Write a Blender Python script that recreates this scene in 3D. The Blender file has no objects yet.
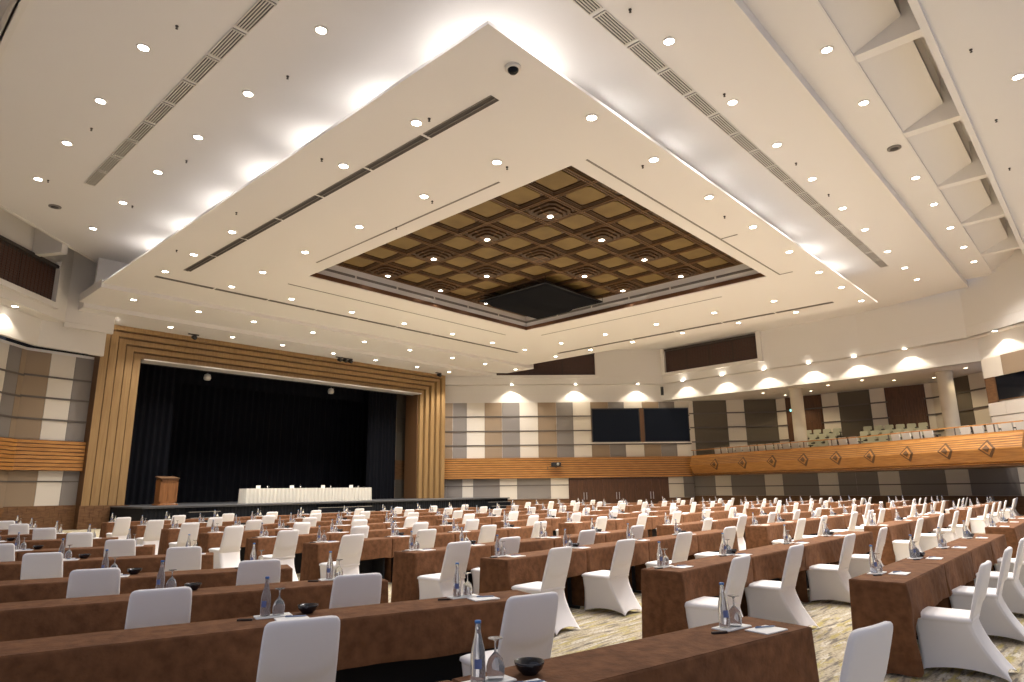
import bpy, math, random
from mathutils import Vector, Matrix
random.seed(7)
C = bpy.context.scene.collection
SC = bpy.context.scene
PI = math.pi
R = math.radians
EYE = 1.6

# ------------------------------------------------------------------ camera
YAW, PIT, ROL, FPX = R(47.518), R(12.728), R(-.7066), 652.26
fw = Vector((math.sin(YAW)*math.cos(PIT), math.cos(YAW)*math.cos(PIT), math.sin(PIT)))
rt = Vector((math.cos(YAW), -math.sin(YAW), 0)); up = rt.cross(fw)
rt, up = math.cos(ROL)*rt + math.sin(ROL)*up, -math.sin(ROL)*rt + math.cos(ROL)*up
cd = bpy.data.cameras.new('camera'); cam = bpy.data.objects.new('camera', cd); C.objects.link(cam)
cd.sensor_width = 36; cd.lens = FPX/1024*36; cd.clip_start = .05; cd.clip_end = 300
m = Matrix((rt, up, -fw)).transposed().to_4x4(); m.translation = (0, 0, EYE); cam.matrix_world = m
SC.camera = cam
def px(x, y, z):
    p = Vector((x, y, z-EYE)); d = p.dot(fw)
    if d < .2: return None
    return 512+FPX*p.dot(rt)/d, 341-FPX*p.dot(up)/d
def seen(x, y, z, mx=50, my=50):
    q = px(x, y, z)
    return q is not None and -mx < q[0] < 1024+mx and -my < q[1] < 682+my

SC.view_settings.view_transform = 'Standard'; SC.view_settings.look = 'None'
SC.view_settings.gamma = 1; SC.view_settings.use_curve_mapping = False
SC.view_settings.exposure = 0.48

# ------------------------------------------------------------------ materials
def mat(name, col, rough=.6, metal=0, emit=None, es=0, trans=0, ior=1.45, bump=None, var=None, coat=0, spec=.5):
    M = bpy.data.materials.new(name); M.use_nodes = True
    nt = M.node_tree; b = nt.nodes['Principled BSDF']
    b.inputs['Base Color'].default_value = (*col, 1); b.inputs['Roughness'].default_value = rough
    b.inputs['Metallic'].default_value = metal; b.inputs['IOR'].default_value = ior
    b.inputs['Specular IOR Level'].default_value = spec
    b.inputs['Transmission Weight'].default_value = trans; b.inputs['Coat Weight'].default_value = coat
    if emit: b.inputs['Emission Color'].default_value = (*emit, 1); b.inputs['Emission Strength'].default_value = es
    tc = None
    if var or bump:
        tc = nt.nodes.new('ShaderNodeTexCoord')
    if var:   # (scale xyz, noise scale, second colour)
        mp = nt.nodes.new('ShaderNodeMapping'); mp.inputs['Scale'].default_value = var[0]
        nz = nt.nodes.new('ShaderNodeTexNoise'); nz.inputs['Scale'].default_value = var[1]; nz.inputs['Detail'].default_value = 5
        mx = nt.nodes.new('ShaderNodeMix'); mx.data_type = 'RGBA'
        cr = nt.nodes.new('ShaderNodeValToRGB'); cr.color_ramp.elements[0].position = .35; cr.color_ramp.elements[1].position = .68
        nt.links.new(tc.outputs['Object'], mp.inputs[0]); nt.links.new(mp.outputs[0], nz.inputs['Vector'])
        nt.links.new(nz.outputs['Fac'], cr.inputs[0]); nt.links.new(cr.outputs[0], mx.inputs['Factor'])
        mx.inputs['A'].default_value = (*col, 1); mx.inputs['B'].default_value = (*var[2], 1)
        nt.links.new(mx.outputs['Result'], b.inputs['Base Color'])
    if bump:  # (noise scale, strength)
        nz = nt.nodes.new('ShaderNodeTexNoise'); nz.inputs['Scale'].default_value = bump[0]; nz.inputs['Detail'].default_value = 4
        bp = nt.nodes.new('ShaderNodeBump'); bp.inputs['Strength'].default_value = bump[1]; bp.inputs['Distance'].default_value = .02
        nt.links.new(tc.outputs['Object'], nz.inputs['Vector']); nt.links.new(nz.outputs['Fac'], bp.inputs['Height'])
        nt.links.new(bp.outputs[0], b.inputs['Normal'])
    return M
M = {}
M['ceil'] = mat('ceiling_plaster', (.76, .735, .71), .8)
M['slab'] = mat('slab_plaster', (.76, .735, .71), .8)
M['fascia'] = mat('fascia_plaster', (.74, .71, .67), .8)
M['vent'] = mat('grille_grey', (.22, .20, .18), .6)
M['slot'] = mat('slot_dark', (.055, .045, .04), .6)
M['pale'] = mat('painted_metal', (.72, .68, .62), .5)
M['lamp'] = mat('lamp_lens', (1, 1, 1), .3, emit=(1, .93, .80), es=16)
M['wlamp'] = mat('warm_lamp_lens', (1, 1, 1), .3, emit=(1, .86, .60), es=8)
M['pw'] = mat('cream_panel', (.70, .64, .55), .7, bump=(30, .08))
M['pt'] = mat('tan_panel', (.30, .22, .145), .75, bump=(40, .1))
M['pg'] = mat('grey_panel', (.235, .21, .19), .75, bump=(40, .1))
M['pd'] = mat('dark_taupe_panel', (.12, .10, .075), .8, bump=(40, .1))
M['rail'] = mat('panel_rail', (.12, .10, .085), .5)
M['band'] = mat('honey_wood', (.52, .25, .07), .38, var=((.6, .6, 9), 2.5, (.36, .155, .04)))
M['frame'] = mat('gilt_oak', (.36, .225, .095), .45, var=((6, 6, .4), 2, (.29, .175, .07)))
M['framedk'] = mat('oak_recess', (.13, .065, .028), .5)
M['dado'] = mat('dado_wood', (.20, .10, .042), .5, var=((1, 1, 5), 4, (.12, .055, .022)))
M['door'] = mat('door_wood', (.115, .05, .022), .4, var=((4, 4, .6), 3, (.075, .032, .014)))
M['louver'] = mat('louver_wood', (.085, .040, .028), .5)
M['chrome'] = mat('brushed_steel', (.7, .68, .65), .3, 1)
M['black'] = mat('black_cloth', (.012, .012, .014), .85)
M['drape'] = mat('black_velvet', (.006, .0065, .009), .9, spec=.1)
M['stagetop'] = mat('stage_deck', (.05, .05, .052), .5)
M['skirtblack'] = mat('stage_skirt', (.008, .009, .012), .85, spec=.2)
M['blackplastic'] = mat('black_plastic', (.02, .02, .022), .4)
M['white'] = mat('white_spandex', (.90, .87, .86), .75, bump=(60, .05))
M['cloth'] = mat('brown_velour', (.125, .053, .022), .85, var=((1, 1, 1), 11, (.20, .090, .040)), bump=(40, .3), spec=.25)
M['cream'] = mat('cream_linen', (.74, .70, .60), .8)
M['paper'] = mat('paper', (.88, .87, .84), .7)
M['glass'] = mat('clear_glass', (.93, .95, .98), .06, trans=.8, ior=1.2)
M['bluelab'] = mat('blue_print', (.12, .16, .34), .4)
M['bluecap'] = mat('blue_cap', (.04, .16, .45), .35)
M['pen'] = mat('pen_black', (.03, .02, .02), .3)
M['penblue'] = mat('pen_silver_blue', (.16, .22, .36), .3, .3)
M['bowl'] = mat('black_lacquer', (.012, .012, .016), .18, coat=.3)
M['mint'] = mat('mint_sweets', (.5, .55, .6), .6)
M['olive'] = mat('olive_coffer_panel', (.19, .122, .034), .6, var=((1, 1, 1), 1.2, (.145, .09, .025)))
M['cofwood'] = mat('coffer_walnut', (.085, .043, .016), .5, var=((2, 2, 2), 3, (.055, .027, .011)))
M['cofedge'] = mat('coffer_moulding', (.17, .09, .035), .4)
M['copper'] = mat('copper_strip', (.22, .11, .06), .32, .55)
M['dglass'] = mat('booth_glass', (.006, .007, .010), .05, spec=.22)
M['seat'] = mat('pale_green_seat', (.42, .42, .33), .8)
M['seatlite'] = mat('pale_grey_seat', (.62, .60, .54), .8)
M['column'] = mat('column_plaster', (.62, .56, .45), .7)
M['lectern'] = mat('lectern_wood', (.33, .14, .045), .4, var=((5, 5, .7), 3, (.24, .095, .03)))
M['exit'] = mat('exit_sign_face', (.2, .6, .6), .4, emit=(.35, 1, 1), es=1.5)

def carpet():
    Mt = bpy.data.materials.new('patterned_carpet'); Mt.use_nodes = True; nt = Mt.node_tree; b = nt.nodes['Principled BSDF']
    b.inputs['Roughness'].default_value = .95; b.inputs['Specular IOR Level'].default_value = .1
    N = nt.nodes.new; L = nt.links.new
    tc = N('ShaderNodeTexCoord')
    def layer(rot, sc, nscale, p0, p1):
        mp = N('ShaderNodeMapping'); mp.inputs['Rotation'].default_value = (0, 0, rot); mp.inputs['Scale'].default_value = sc
        nz = N('ShaderNodeTexNoise'); nz.inputs['Scale'].default_value = nscale; nz.inputs['Detail'].default_value = 3
        cr = N('ShaderNodeValToRGB'); cr.color_ramp.elements[0].position = p0; cr.color_ramp.elements[1].position = p1
        L(tc.outputs['Object'], mp.inputs[0]); L(mp.outputs[0], nz.inputs['Vector']); L(nz.outputs['Fac'], cr.inputs[0]); return cr.outputs[0]
    def mix(a, bcol, f):
        mx = N('ShaderNodeMix'); mx.data_type = 'RGBA'
        if isinstance(a, tuple): mx.inputs['A'].default_value = (*a, 1)
        else: L(a, mx.inputs['A'])
        mx.inputs['B'].default_value = (*bcol, 1); L(f, mx.inputs['Factor']); return mx.outputs['Result']
    c = mix((.50, .43, .31), (.47, .39, .15), layer(R(35), (1.2, 7, 1), 1.6, .50, .62))
    c = mix(c, (.17, .15, .13), layer(R(35), (1.5, 10, 1), 1.9, .52, .66))
    c = mix(c, (.62, .57, .47), layer(R(-50), (1.2, 9, 1), 1.7, .56, .62))
    c = mix(c, (.24, .20, .15), layer(0, (1, 1, 1), 38, .5, .68))
    L(c, b.inputs['Base Color'])
    return Mt
M['carpet'] = carpet()

# ------------------------------------------------------------------ mesh builder
class MB:
    def __init__(s): s.v = []; s.f = []; s.m = []; s.sm = []
    def face(s, idx, mi=0, smooth=False): s.f.append(idx); s.m.append(mi); s.sm.append(smooth)
    def box(s, x0, x1, y0, y1, z0, z1, mi=0, T=None):
        b = len(s.v); P = [(x0,y0,z0),(x1,y0,z0),(x1,y1,z0),(x0,y1,z0),(x0,y0,z1),(x1,y0,z1),(x1,y1,z1),(x0,y1,z1)]
        s.v += [T(p) if T else p for p in P]
        for q in ((0,3,2,1),(4,5,6,7),(0,1,5,4),(1,2,6,5),(2,3,7,6),(3,0,4,7)): s.face([b+i for i in q], mi)
    def bevbox(s, x0, x1, y0, y1, z0, z1, e, mi=0, T=None):      # box with softened vertical and top edges
        pr = [(x0+e,y0),(x1-e,y0),(x1,y0+e),(x1,y1-e),(x1-e,y1),(x0+e,y1),(x0,y1-e),(x0,y0+e)]
        cx, cy = (x0+x1)/2, (y0+y1)/2
        ins = [(cx+(p[0]-cx)*(1-2*e/(x1-x0)), cy+(p[1]-cy)*(1-2*e/(y1-y0))) for p in pr]
        s.rings([[(*p, z0) for p in pr], [(*p, z1-e) for p in pr], [(*p, z1) for p in ins]], mi, T=T, caps=True)
    def rings(s, rings, mi=0, smooth=False, T=None, caps=False, closed=True):
        b = len(s.v); n = len(rings[0])
        for r_ in rings: s.v += [T(p) if T else tuple(p) for p in r_]
        for j in range(len(rings)-1):
            for i in range(n if closed else n-1):
                k = (i+1) % n
                s.face([b+j*n+i, b+j*n+k, b+(j+1)*n+k, b+(j+1)*n+i], mi, smooth)
        if caps:
            s.face([b+i for i in range(n-1, -1, -1)], mi, smooth); s.face([b+(len(rings)-1)*n+i for i in range(n)], mi, smooth)
    def lathe(s, prof, n=20, mi=0, c=(0,0,0), caps=True, smooth=True, T=None):
        s.rings([[(c[0]+r_*math.cos(2*PI*i/n), c[1]+r_*math.sin(2*PI*i/n), c[2]+z) for i in range(n)] for r_, z in prof], mi, smooth, T=T, caps=caps)
    def prism(s, poly, z0, z1, mi=0, T=None):
        s.rings([[(*p, z0) for p in poly], [(*p, z1) for p in poly]], mi, T=T, caps=True)
    def tube(s, a, b, r_, n=8, mi=0, r2=None):
        a, b = Vector(a), Vector(b); d = (b-a).normalized(); u = d.orthogonal().normalized(); w = d.cross(u); r2 = r2 or r_
        s.rings([[tuple(a+(u*math.cos(2*PI*i/n)+w*math.sin(2*PI*i/n))*r_) for i in range(n)], [tuple(b+(u*math.cos(2*PI*i/n)+w*math.sin(2*PI*i/n))*r2) for i in range(n)]], mi, True, caps=True)
    def mesh(s, name, mats):
        me = bpy.data.meshes.new(name); me.from_pydata(s.v, [], s.f)
        for k in mats: me.materials.append(M[k])
        me.polygons.foreach_set('material_index', s.m); me.polygons.foreach_set('use_smooth', s.sm); me.update(); return me
    def build(s, name, mats, parent=None):
        return link(name, s.mesh(name, mats), parent)
def link(name, me, parent=None, loc=(0,0,0), rz=0):
    o = bpy.data.objects.new(name, me); C.objects.link(o); o.parent = parent; o.location = loc; o.rotation_euler = (0, 0, rz); return o
def tag(o, label, cat, group=None):
    o['label'] = label; o['category'] = cat
    if group: o['group'] = group
    return o
def empty(name, loc, rz=0, label=None, cat=None, group=None):
    o = link(name, None, None, loc, rz); o.empty_display_size = .2
    if label: tag(o, label, cat, group)
    return o
def struct(o): o['kind'] = 'structure'; return o
ORD = ['first','second','third','fourth','fifth','sixth','seventh','eighth','ninth','tenth','eleventh','twelfth','thirteenth','fourteenth','fifteenth','sixteenth','seventeenth','eighteenth','nineteenth','twentieth','twenty-first','twenty-second','twenty-third','twenty-fourth','twenty-fifth','twenty-sixth','twenty-seventh','twenty-eighth','twenty-ninth','thirtieth','thirty-first','thirty-second']
def WF(A, B):                                                    # wall frame: s along A->B, n out of the wall into the hall, z up
    A, B = Vector(A), Vector(B); e = (B-A).normalized(); n = Vector((e.y, -e.x))
    return lambda p: (A.x+e.x*p[0]+n.x*p[1], A.y+e.y*p[0]+n.y*p[1], p[2])
def WFR(A, B):                                                   # the same, with n on the other side
    f = WF(A, B); return lambda p: f((p[0], -p[1], p[2]))
def seglen(A, B): return math.dist(A, B)

# ------------------------------------------------------------------ floor
b = MB(); b.box(-3, 50, -6, 37.5, -.2, 0); struct(b.build('floor', ['carpet']))

# ------------------------------------------------------------------ ceilings
F1 = [(31.5,36.0),(43.2,24.3),(42.7,16.0),(42.4,10.5),(41.2,5.0),(38.5,2.0),(33.5,-3.0)]
F2 = [(32.0,36.42),(43.6,24.82),(43.28,16.0),(42.98,10.5),(41.78,4.65),(39.05,1.45),(34.0,-3.8)]
ZU = 11.7
b = MB(); b.prism([(1.75,4.55),(40.7,4.55),(42.4,10.5),(42.7,16),(43.2,24.3),(31.5,36),(11.5,36),(1.75,26.25)], ZU, ZU+.25)
struct(b.build('ceiling', ['ceil']))
# higher recess band, beams and wells on the right, low gallery ceiling at the near right
b = MB(); b.box(6, 39.6, 3.33, 4.55, 11.92, 12.1); b.box(6, 40.6, 4.50, 4.60, 11.62, 11.95); struct(b.build('ceiling', ['ceil']))
b = MB()
b.prism([(2.2,12.5),(3.31,12.0),(3.31,12.2),(2.2,12.65)], 6, 39.8, 0, T=lambda p: (p[2], p[0], p[1])); b.box(6, 39.8, 1.6, 2.3, 13.3, 13.4); b.box(6, 39.8, 2.2, 2.24, 12.5, 13.35)
b.box(6, 39.8, 3.30, 3.33, 11.93, 12.7)
for x in (11.3, 16.3, 21.3, 26.3, 31.0, 36.0): b.box(x, x+.34, 1.80, 3.30, 11.95, 13.32)
b.box(39.5, 39.9, 1.6, 4.6, 11.9, 13.4)
struct(b.build('ceiling', ['ceil']))
b = MB(); b.prism([(-.6,-6),(31,-6),(38.6,1.72),(-.6,1.72)], 11.66, 11.8); b.box(-.6, 38.7, 1.64, 1.80, 11.56, 13.4)
struct(b.build('ceiling', ['ceil']))
b = MB(); b.box(-.7, 1.85, 1.0, 27, 12.6, 12.8); b.box(1.75, 1.87, 4.5, 26.3, 11.6, 12.6); struct(b.build('ceiling', ['fascia']))
b = MB(); b.box(-.85, -.7, -6, 28, 9.1, 12.8); struct(b.build('trim_12', ['fascia']))
# recess over the left louvers
b = MB(); b.prism([(-.7,23.5),(1.75,26.25),(9.3,33.8),(11.5,36),(6,36),(-.7,28)], 12.45, 12.6)
T = WF((9.5,34.0),(1.7,26.2)); b.box(-3, 11.1, -.06, .06, 11.68, 12.5, T=T)
T = WF((6.3,30.8),(4.9,33.0)); b.box(0, 2.6, -.15, .15, 11.3, 12.5, T=T)
struct(b.build('ceiling', ['fascia']))
# lower slab with the square opening
SX0, SX1, SY0, SY1 = 7.57, 34.2, 7.44, 29.9
OX0, OX1, OY0, OY1 = 13.05, 26.4, 9.7, 23.1
ZS = 10.1
b = MB()
b.box(SX0, OX0, SY0, SY1, ZS, ZS+.07); b.box(OX1, SX1, SY0, SY1, ZS, ZS+.07); b.box(OX0, OX1, SY0, OY0, ZS, ZS+.07); b.box(OX0, OX1, OY1, SY1, ZS, ZS+.07)
struct(b.build('ceiling', ['slab']))
b = MB()
b.prism([(7.55,SY1),(34.9,SY1),(34.9,32.5),(34.3,33),(7.55,33)], 9.92, 10.3)
b.prism([(7.75,33),(34.3,33),(31.6,35.7),(7.75,35.7)], 9.72, 10.3)
b.box(7.75, 34.9, 31.6, 31.8, 10.15, 11.7)
struct(b.build('ceiling', ['slab']))
# upstand of the opening: copper strip, plaster, grey air slot, plaster
b = MB()
for (x0,x1,y0,y1) in ((OX0-.25,OX0,OY0,OY1),(OX1,OX1+.25,OY0,OY1),(OX0-.25,OX1+.25,OY0-.25,OY0),(OX0-.25,OX1+.25,OY1,OY1+.25)):
    b.box(x0,x1,y0,y1, ZS+.07, 11.15, 0)
e = .02
for z0, z1, mi, d in ((ZS+.03, ZS+.21, 1, .03), (ZS+.42, ZS+.53, 2, .015)):
    b.box(OX0, OX0+d, OY0, OY1, z0, z1, mi); b.box(OX1-d, OX1, OY0, OY1, z0, z1, mi)
    b.box(OX0+d, OX1-d, OY0, OY0+d, z0, z1, mi); b.box(OX0+d, OX1-d, OY1-d, OY1, z0, z1, mi)
for k in range(1, 6):
    y = OY0+(OY1-OY0)*k/6; x = OX0+(OX1-OX0)*k/6
    b.box(OX1-.03, OX1-.01, y-.04, y+.04, ZS+.40, ZS+.55, 3); b.box(x-.04, x+.04, OY1-.03, OY1-.01, ZS+.40, ZS+.55, 3)
struct(b.build('trim_1', ['slab','copper','vent','pale']))
# coffered wooden ceiling
b = MB(); CW = 1.525; X0c, Y0c = 12.55, 9.32; nx = 9
b.box(X0c-.2, X0c+nx*CW+.3, Y0c-.2, Y0c+nx*CW+.3, 11.0, 11.2, 1)
for i in range(nx+1):
    for (w, z0, mi) in ((.16, 10.90, 1), (.26, 10.925, 1), (.36, 10.95, 1)):
        b.box(X0c+i*CW-w/2, X0c+i*CW+w/2, Y0c, Y0c+nx*CW, z0, 11.12, mi); b.box(X0c, X0c+nx*CW, Y0c+i*CW-w/2, Y0c+i*CW+w/2, z0+.001, 11.12, mi)
    for o in (-.055, .055):
        b.box(X0c+i*CW+o-.014, X0c+i*CW+o+.014, Y0c, Y0c+nx*CW, 10.875, 10.9, 2); b.box(X0c, X0c+nx*CW, Y0c+i*CW+o-.014, Y0c+i*CW+o+.014, 10.876, 10.9, 2)
for i in range(nx):
    for j in range(nx):
        cx, cy = X0c+(i+.5)*CW, Y0c+(j+.5)*CW
        if not (i % 2 == 0 and j % 2 == 0):
            h = CW/2-.25; c = .12
            b.prism([(cx-h+c,cy-h),(cx+h-c,cy-h),(cx+h,cy-h+c),(cx+h,cy+h-c),(cx+h-c,cy+h),(cx-h+c,cy+h),(cx-h,cy+h-c),(cx-h,cy-h+c)], 10.965, 11.12, 0)
struct(b.build('ceiling', ['olive','cofwood','cofedge']))
b = MB()
for k, (h, z0, z1) in enumerate(((.70, 10.93, 11.1), (.60, 10.85, 10.93), (.48, 10.78, 10.85), (.36, 10.71, 10.78))):
    c = h*.3
    b.prism([(-h+c,-h),(h-c,-h),(h-c,-h+c*.5),(h,-h+c*.5+.02),(h,h-c),(h-c,h-c*.5),(h-c,h),(-h+c,h),(-h,h-c),(-h,-h+c)], z0, z1, 0)
    b.box(-h-.012, h+.012, -.03, .03, z0-.01, z0+.02, 1); b.box(-.03, .03, -h-.012, h+.012, z0-.01, z0+.02, 1)
med = b.mesh('medallion', ['cofwood','cofedge'])
b = MB(); b.lathe([(.10, -.016), (.13, -.02), (.13, .0)], 16, caps=False); ringm = b.mesh('lamp_ring', ['pale'])
b = MB(); b.lathe([(.10, -.014), (.10, .0)], 16); lensm = b.mesh('lamp_lens', ['lamp'])
spots = []
for j in range(5):
    for i in range(5):
        x, y = X0c+(2*i+.5)*CW, Y0c+(2*j+.5)*CW
        t = empty('ceiling_medallion', (x, y, 0), 0, f'stepped dark wood medallion on the coffered ceiling, {ORD[i]} across, {ORD[j]} towards the stage', 'ceiling ornament', 'stepped medallions in the wooden coffers')
        link('medallion', med, t)
        if (i, j) != (2, 2) and i > 0 and j > 0: link('lamp_ring', ringm, t, (0,0,10.705)); link('lamp_lens', lensm, t, (0,0,10.705)); spots.append((x, y, 10.66, 1.0))

# ------------------------------------------------------------------ downlights
b = MB(); b.lathe([(.115, -.02), (.118, -.03), (.15, -.022), (.155, 0)], 20, 0, caps=False); b.lathe([(.116, -.022), (.116, -.002)], 20, 1)
dlm = b.mesh('downlight', ['pale','lamp'])
def downlights(pts, z, where, wt=1.0):
    for k, (x, y) in enumerate(pts):
        if seen(x, y, z, 30, 30):
            o = link('ceiling_downlight', dlm, None, (x, y, z)); tag(o, f'small round recessed downlight, {ORD[k]} {where}', 'ceiling light', 'recessed ceiling downlights')
        spots.append((x, y, z-.06, wt))
YS = [5.6, 8.6, 11.7, 15.2, 18.3, 21.4, 24.7, 28.1]
downlights([(6.56, y) for y in YS[1:]], ZU, 'from camera in the row left of the slab', .7)
downlights([(4.05, y) for y in YS[2:7]], ZU, 'from camera in the leftmost ceiling row', .45)
downlights([(x, 6.2) for x in (9.0, 12.3, 15.7, 18.8, 21.9, 25.2, 28.1, 31.6, 34.7, 37.2)], ZU, 'from left in row beside the right grille')
downlights([(x, 3.70) for x in (12.4, 15.5, 18.6, 24.8, 27.8, 31.0, 34.1, 36.8)], 11.92, 'from left in the recessed band at right')
SLX = [11.5, 14.3, 17.5, 20.7, 24.0, 27.3, 30.2, 33.2]
downlights([(x, 7.9) for x in SLX], ZS, 'from left along the near right slab edge')
downlights([(8.8, y) for y in (11.05, 14.1, 20.7, 23.8, 26.5)], ZS, 'from camera along the left slab edge')
downlights([(11.5, y) for y in (11, 14, 17.3, 20.7, 23.9, 26.6)], ZS, 'from camera beside the opening, left side')
downlights([(x, 26.5) for x in (14.2, 17.4, 20.6, 24.0, 27.2, 30.1, 33.2)], ZS, 'from left between opening and stage')
downlights([(30.25, y) for y in (10.9, 13.9, 17.2, 20.5, 23.7)], ZS, 'from camera beside the opening, right side')
downlights([(33.1, y) for y in (10.9, 13.9, 17.2, 20.5, 23.6)], ZS, 'from camera along the far slab edge')
downlights([(x, 30.9) for x in (9.1, 11.9, 14.6, 17.9, 21.2, 24.5, 28.0, 31.0, 34.1)], 9.92, 'from left in the upper step before the stage')
downlights([(x, 34.1) for x in (9.0, 11.85, 15.0, 17.9, 21.2, 24.3, 27.7, 30.6)], 9.72, 'from left in the lowest step over the stage')
downlights([(14.5, .9), (19.6, .4), (25.0, .4)], 11.66, 'from left in the near right gallery ceiling')

# sprinkler heads and detectors
b = MB(); b.lathe([(.035, 0), (.035, -.02), (.012, -.03), (.012, -.06), (.03, -.065), (.03, -.075)], 10); spm = b.mesh('sprinkler', ['slot'])
for z, where, pts in ((ZU, 'on the upper ceiling left of the slab', [(4.3,13.9),(6.9,13.8),(4.3,20.0),(6.9,20.0),(4.3,24.6),(6.9,24.8)]),
                      (ZU, 'on the upper ceiling right of the slab', [(10.8,6.3),(15.2,6.2),(20.4,6.2),(23.6,6.2)]),
                      (ZS, 'on the underside of the slab', [(8.9,10.7),(8.2,14.2),(8.2,19.1),(14.4,8.3),(11.9,11.0),(11.9,14.1),(8.2,23.8),(19.2,8.2),(12.4,16.5)]),
                      (11.66, 'on the near right gallery ceiling', [(17.5,1.1),(21.7,1.1),(25.6,1.2)])):
    for k, p in enumerate(pts): tag(link('sprinkler_head', spm, None, (*p, z)), f'tiny dark sprinkler head, {ORD[k]} nearest {where}', 'sprinkler', 'sprinkler heads')
t = empty('dome_camera', (8.85, 7.98, ZS), 0, 'round dark dome security camera near the closest slab corner', 'security camera')
b = MB(); b.lathe([(.17, 0), (.17, -.05), (.13, -.06)], 20); b.build('housing', ['pale'], t)
b = MB(); b.lathe([(.12, -.05), (.11, -.10), (.07, -.145), (.01, -.16)], 20); b.build('dome', ['dglass'], t)
for k, (x, y) in enumerate(((5.0, 26.8), (22.0, 3.72))):
    b = MB(); b.lathe([(.20, 0), (.20, -.03), (.13, -.04)], 18, 0); b.lathe([(.12, -.03), (.12, -.05)], 18, 1)
    o = b.build('ceiling_speaker', ['vent','slot']); o.location = (x, y, (ZU, 11.92)[k]); tag(o, ('round grey ceiling speaker beside the left grille end', 'round grey ceiling speaker in the recessed band at right')[k], 'speaker', 'round ceiling speakers')

# long air grilles of the upper ceiling, modules with slats
def grille(name, label, horiz, c0, c1, a0, a1, n, z):
    t = empty(name, (0,0,0), 0, label, 'air vent', 'long slatted air grilles')
    L_ = (a1-a0)/n
    for k in range(n):
        b = MB(); s0, s1 = a0+k*L_+.05, a0+(k+1)*L_-.05
        def bb(u0,u1,v0,v1,z0,z1,mi):
            if horiz: b.box(u0,u1,v0,v1,z0,z1,mi)
            else: b.box(v0,v1,u0,u1,z0,z1,mi)
        bb(s0,s1,c0,c1,z-.012,z-.001,1)
        w = (c1-c0)
        for q in range(6): bb(s0,s1,c0+w*q/5-.012,c0+w*q/5+.012,z-.035,z-.012,0)
        bb(s0,s0+.04,c0,c1,z-.036,z-.012,0); bb(s1-.04,s1,c0,c1,z-.036,z-.012,0)
        b.build('grille_panel', ['pale','slot'], t)
grille('air_grille', 'long slatted air grille on the upper ceiling, left of the slab', False, 5.17, 5.47, 7.5, 24.0, 12, ZU)
grille('air_grille', 'long slatted air grille on the upper ceiling, right of the slab', True, 6.70, 7.02, 9.0, 33.9, 18, ZU)
def slotd(label, horiz, c0, c1, a0, a1, n, z):
    t = empty('slot_diffuser', (0,0,0), 0, label, 'air vent', 'narrow dark slot diffusers in the slab')
    L_ = (a1-a0)/n
    for k in range(n):
        b = MB(); s0, s1 = a0+k*L_+.05, a0+(k+1)*L_-.05
        if horiz: b.box(s0,s1,c0,c1,z-.012,z-.001,0); b.box(s0,s1,(c0+c1)/2-.01,(c0+c1)/2+.01,z-.03,z-.012,1); b.box(s0,s1,c0-.02,c0,z-.02,z-.001,1)
        else: b.box(c0,c1,s0,s1,z-.012,z-.001,0); b.box((c0+c1)/2-.01,(c0+c1)/2+.01,s0,s1,z-.03,z-.012,1); b.box(c0-.02,c0,s0,s1,z-.02,z-.001,1)
        b.build('slot_section', ['slot','vent'], t)
slotd('dark slot diffuser along the left side of the slab', False, 9.25, 9.50, 8.95, 25.9, 7, ZS)
slotd('dark slot diffuser on the stage side of the slab', True, 27.35, 27.55, 8.7, 30.5, 9, ZS)
slotd('dark slot diffuser along the far right side of the slab', False, 32.42, 32.66, 8.9, 25.8, 6, ZS)
def track(label, pts, z):
    b = MB()
    for a, c in zip(pts, pts[1:]):
        x0, x1 = sorted((a[0], c[0])); y0, y1 = sorted((a[1], c[1])); b.box(x0-.03, x1+.03, y0-.03, y1+.03, z-.012, z-.001)
    tag(b.build('partition_track', ['vent']), label, 'ceiling track', 'thin tracks around the wooden ceiling opening')
track('thin track on slab left of the wooden opening', [(12.4,11.8),(12.4,21.4)], ZS)
track('thin track on slab along near right edge of opening', [(13.1,9.2),(26.5,9.2),(26.5,8.7)], ZS)
track('thin track stub crossing the near right track', [(21.0,9.17),(21.0,8.6)], ZS)
track('thin track on slab between opening and stage', [(13.0,24.6),(26.3,24.6)], ZS)
track('thin track on slab beyond the far right opening edge', [(27.85,23.2),(27.85,12.4)], ZS)

# hanging black canopy in the opening
t = empty('hanging_canopy', (0,0,0), 0, 'square black fabric canopy hung on wires below the coffered ceiling', 'canopy')
cx0, cx1, cy0, cy1 = 21.6, 26.0, 17.7, 21.9
b = MB(); n = 14
top = []
for j in range(n+1):
    for i in range(n+1):
        u, v = i/n, j/n; x = cx0+(cx1-cx0)*u; y = cy0+(cy1-cy0)*v
        z = 10.55 - .16*math.sin(PI*u)*math.sin(PI*v) - .10*(1 if (v + .25*(u-.5)**2*4*.3) > .55 and u > .2 else 0)
        top.append((x, y, z))
k0 = len(b.v); b.v += top
k1 = len(b.v); b.v += [(x, y, z+.05) for x, y, z in top]
for j in range(n):
    for i in range(n):
        q = [j*(n+1)+i, j*(n+1)+i+1, (j+1)*(n+1)+i+1, (j+1)*(n+1)+i]
        b.face([k0+c for c in q[::-1]], 0, True); b.face([k1+c for c in q], 0, True)
edge = [i for i in range(n+1)]+[j*(n+1)+n for j in range(1,n+1)]+[n*(n+1)+i for i in range(n-1,-1,-1)]+[j*(n+1) for j in range(n-1,0,-1)]
for a, c in zip(edge, edge[1:]+edge[:1]): b.face([k0+a, k0+c, k1+c, k1+a], 0)
b.build('fabric_panel', ['drape'], t)
b = MB()
for (p, q) in (((cx0,cy0),(cx1,cy0)),((cx1,cy0),(cx1,cy1)),((cx1,cy1),(cx0,cy1)),((cx0,cy1),(cx0,cy0))): b.tube((*p,10.56),(*q,10.56),.03,8)
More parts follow.
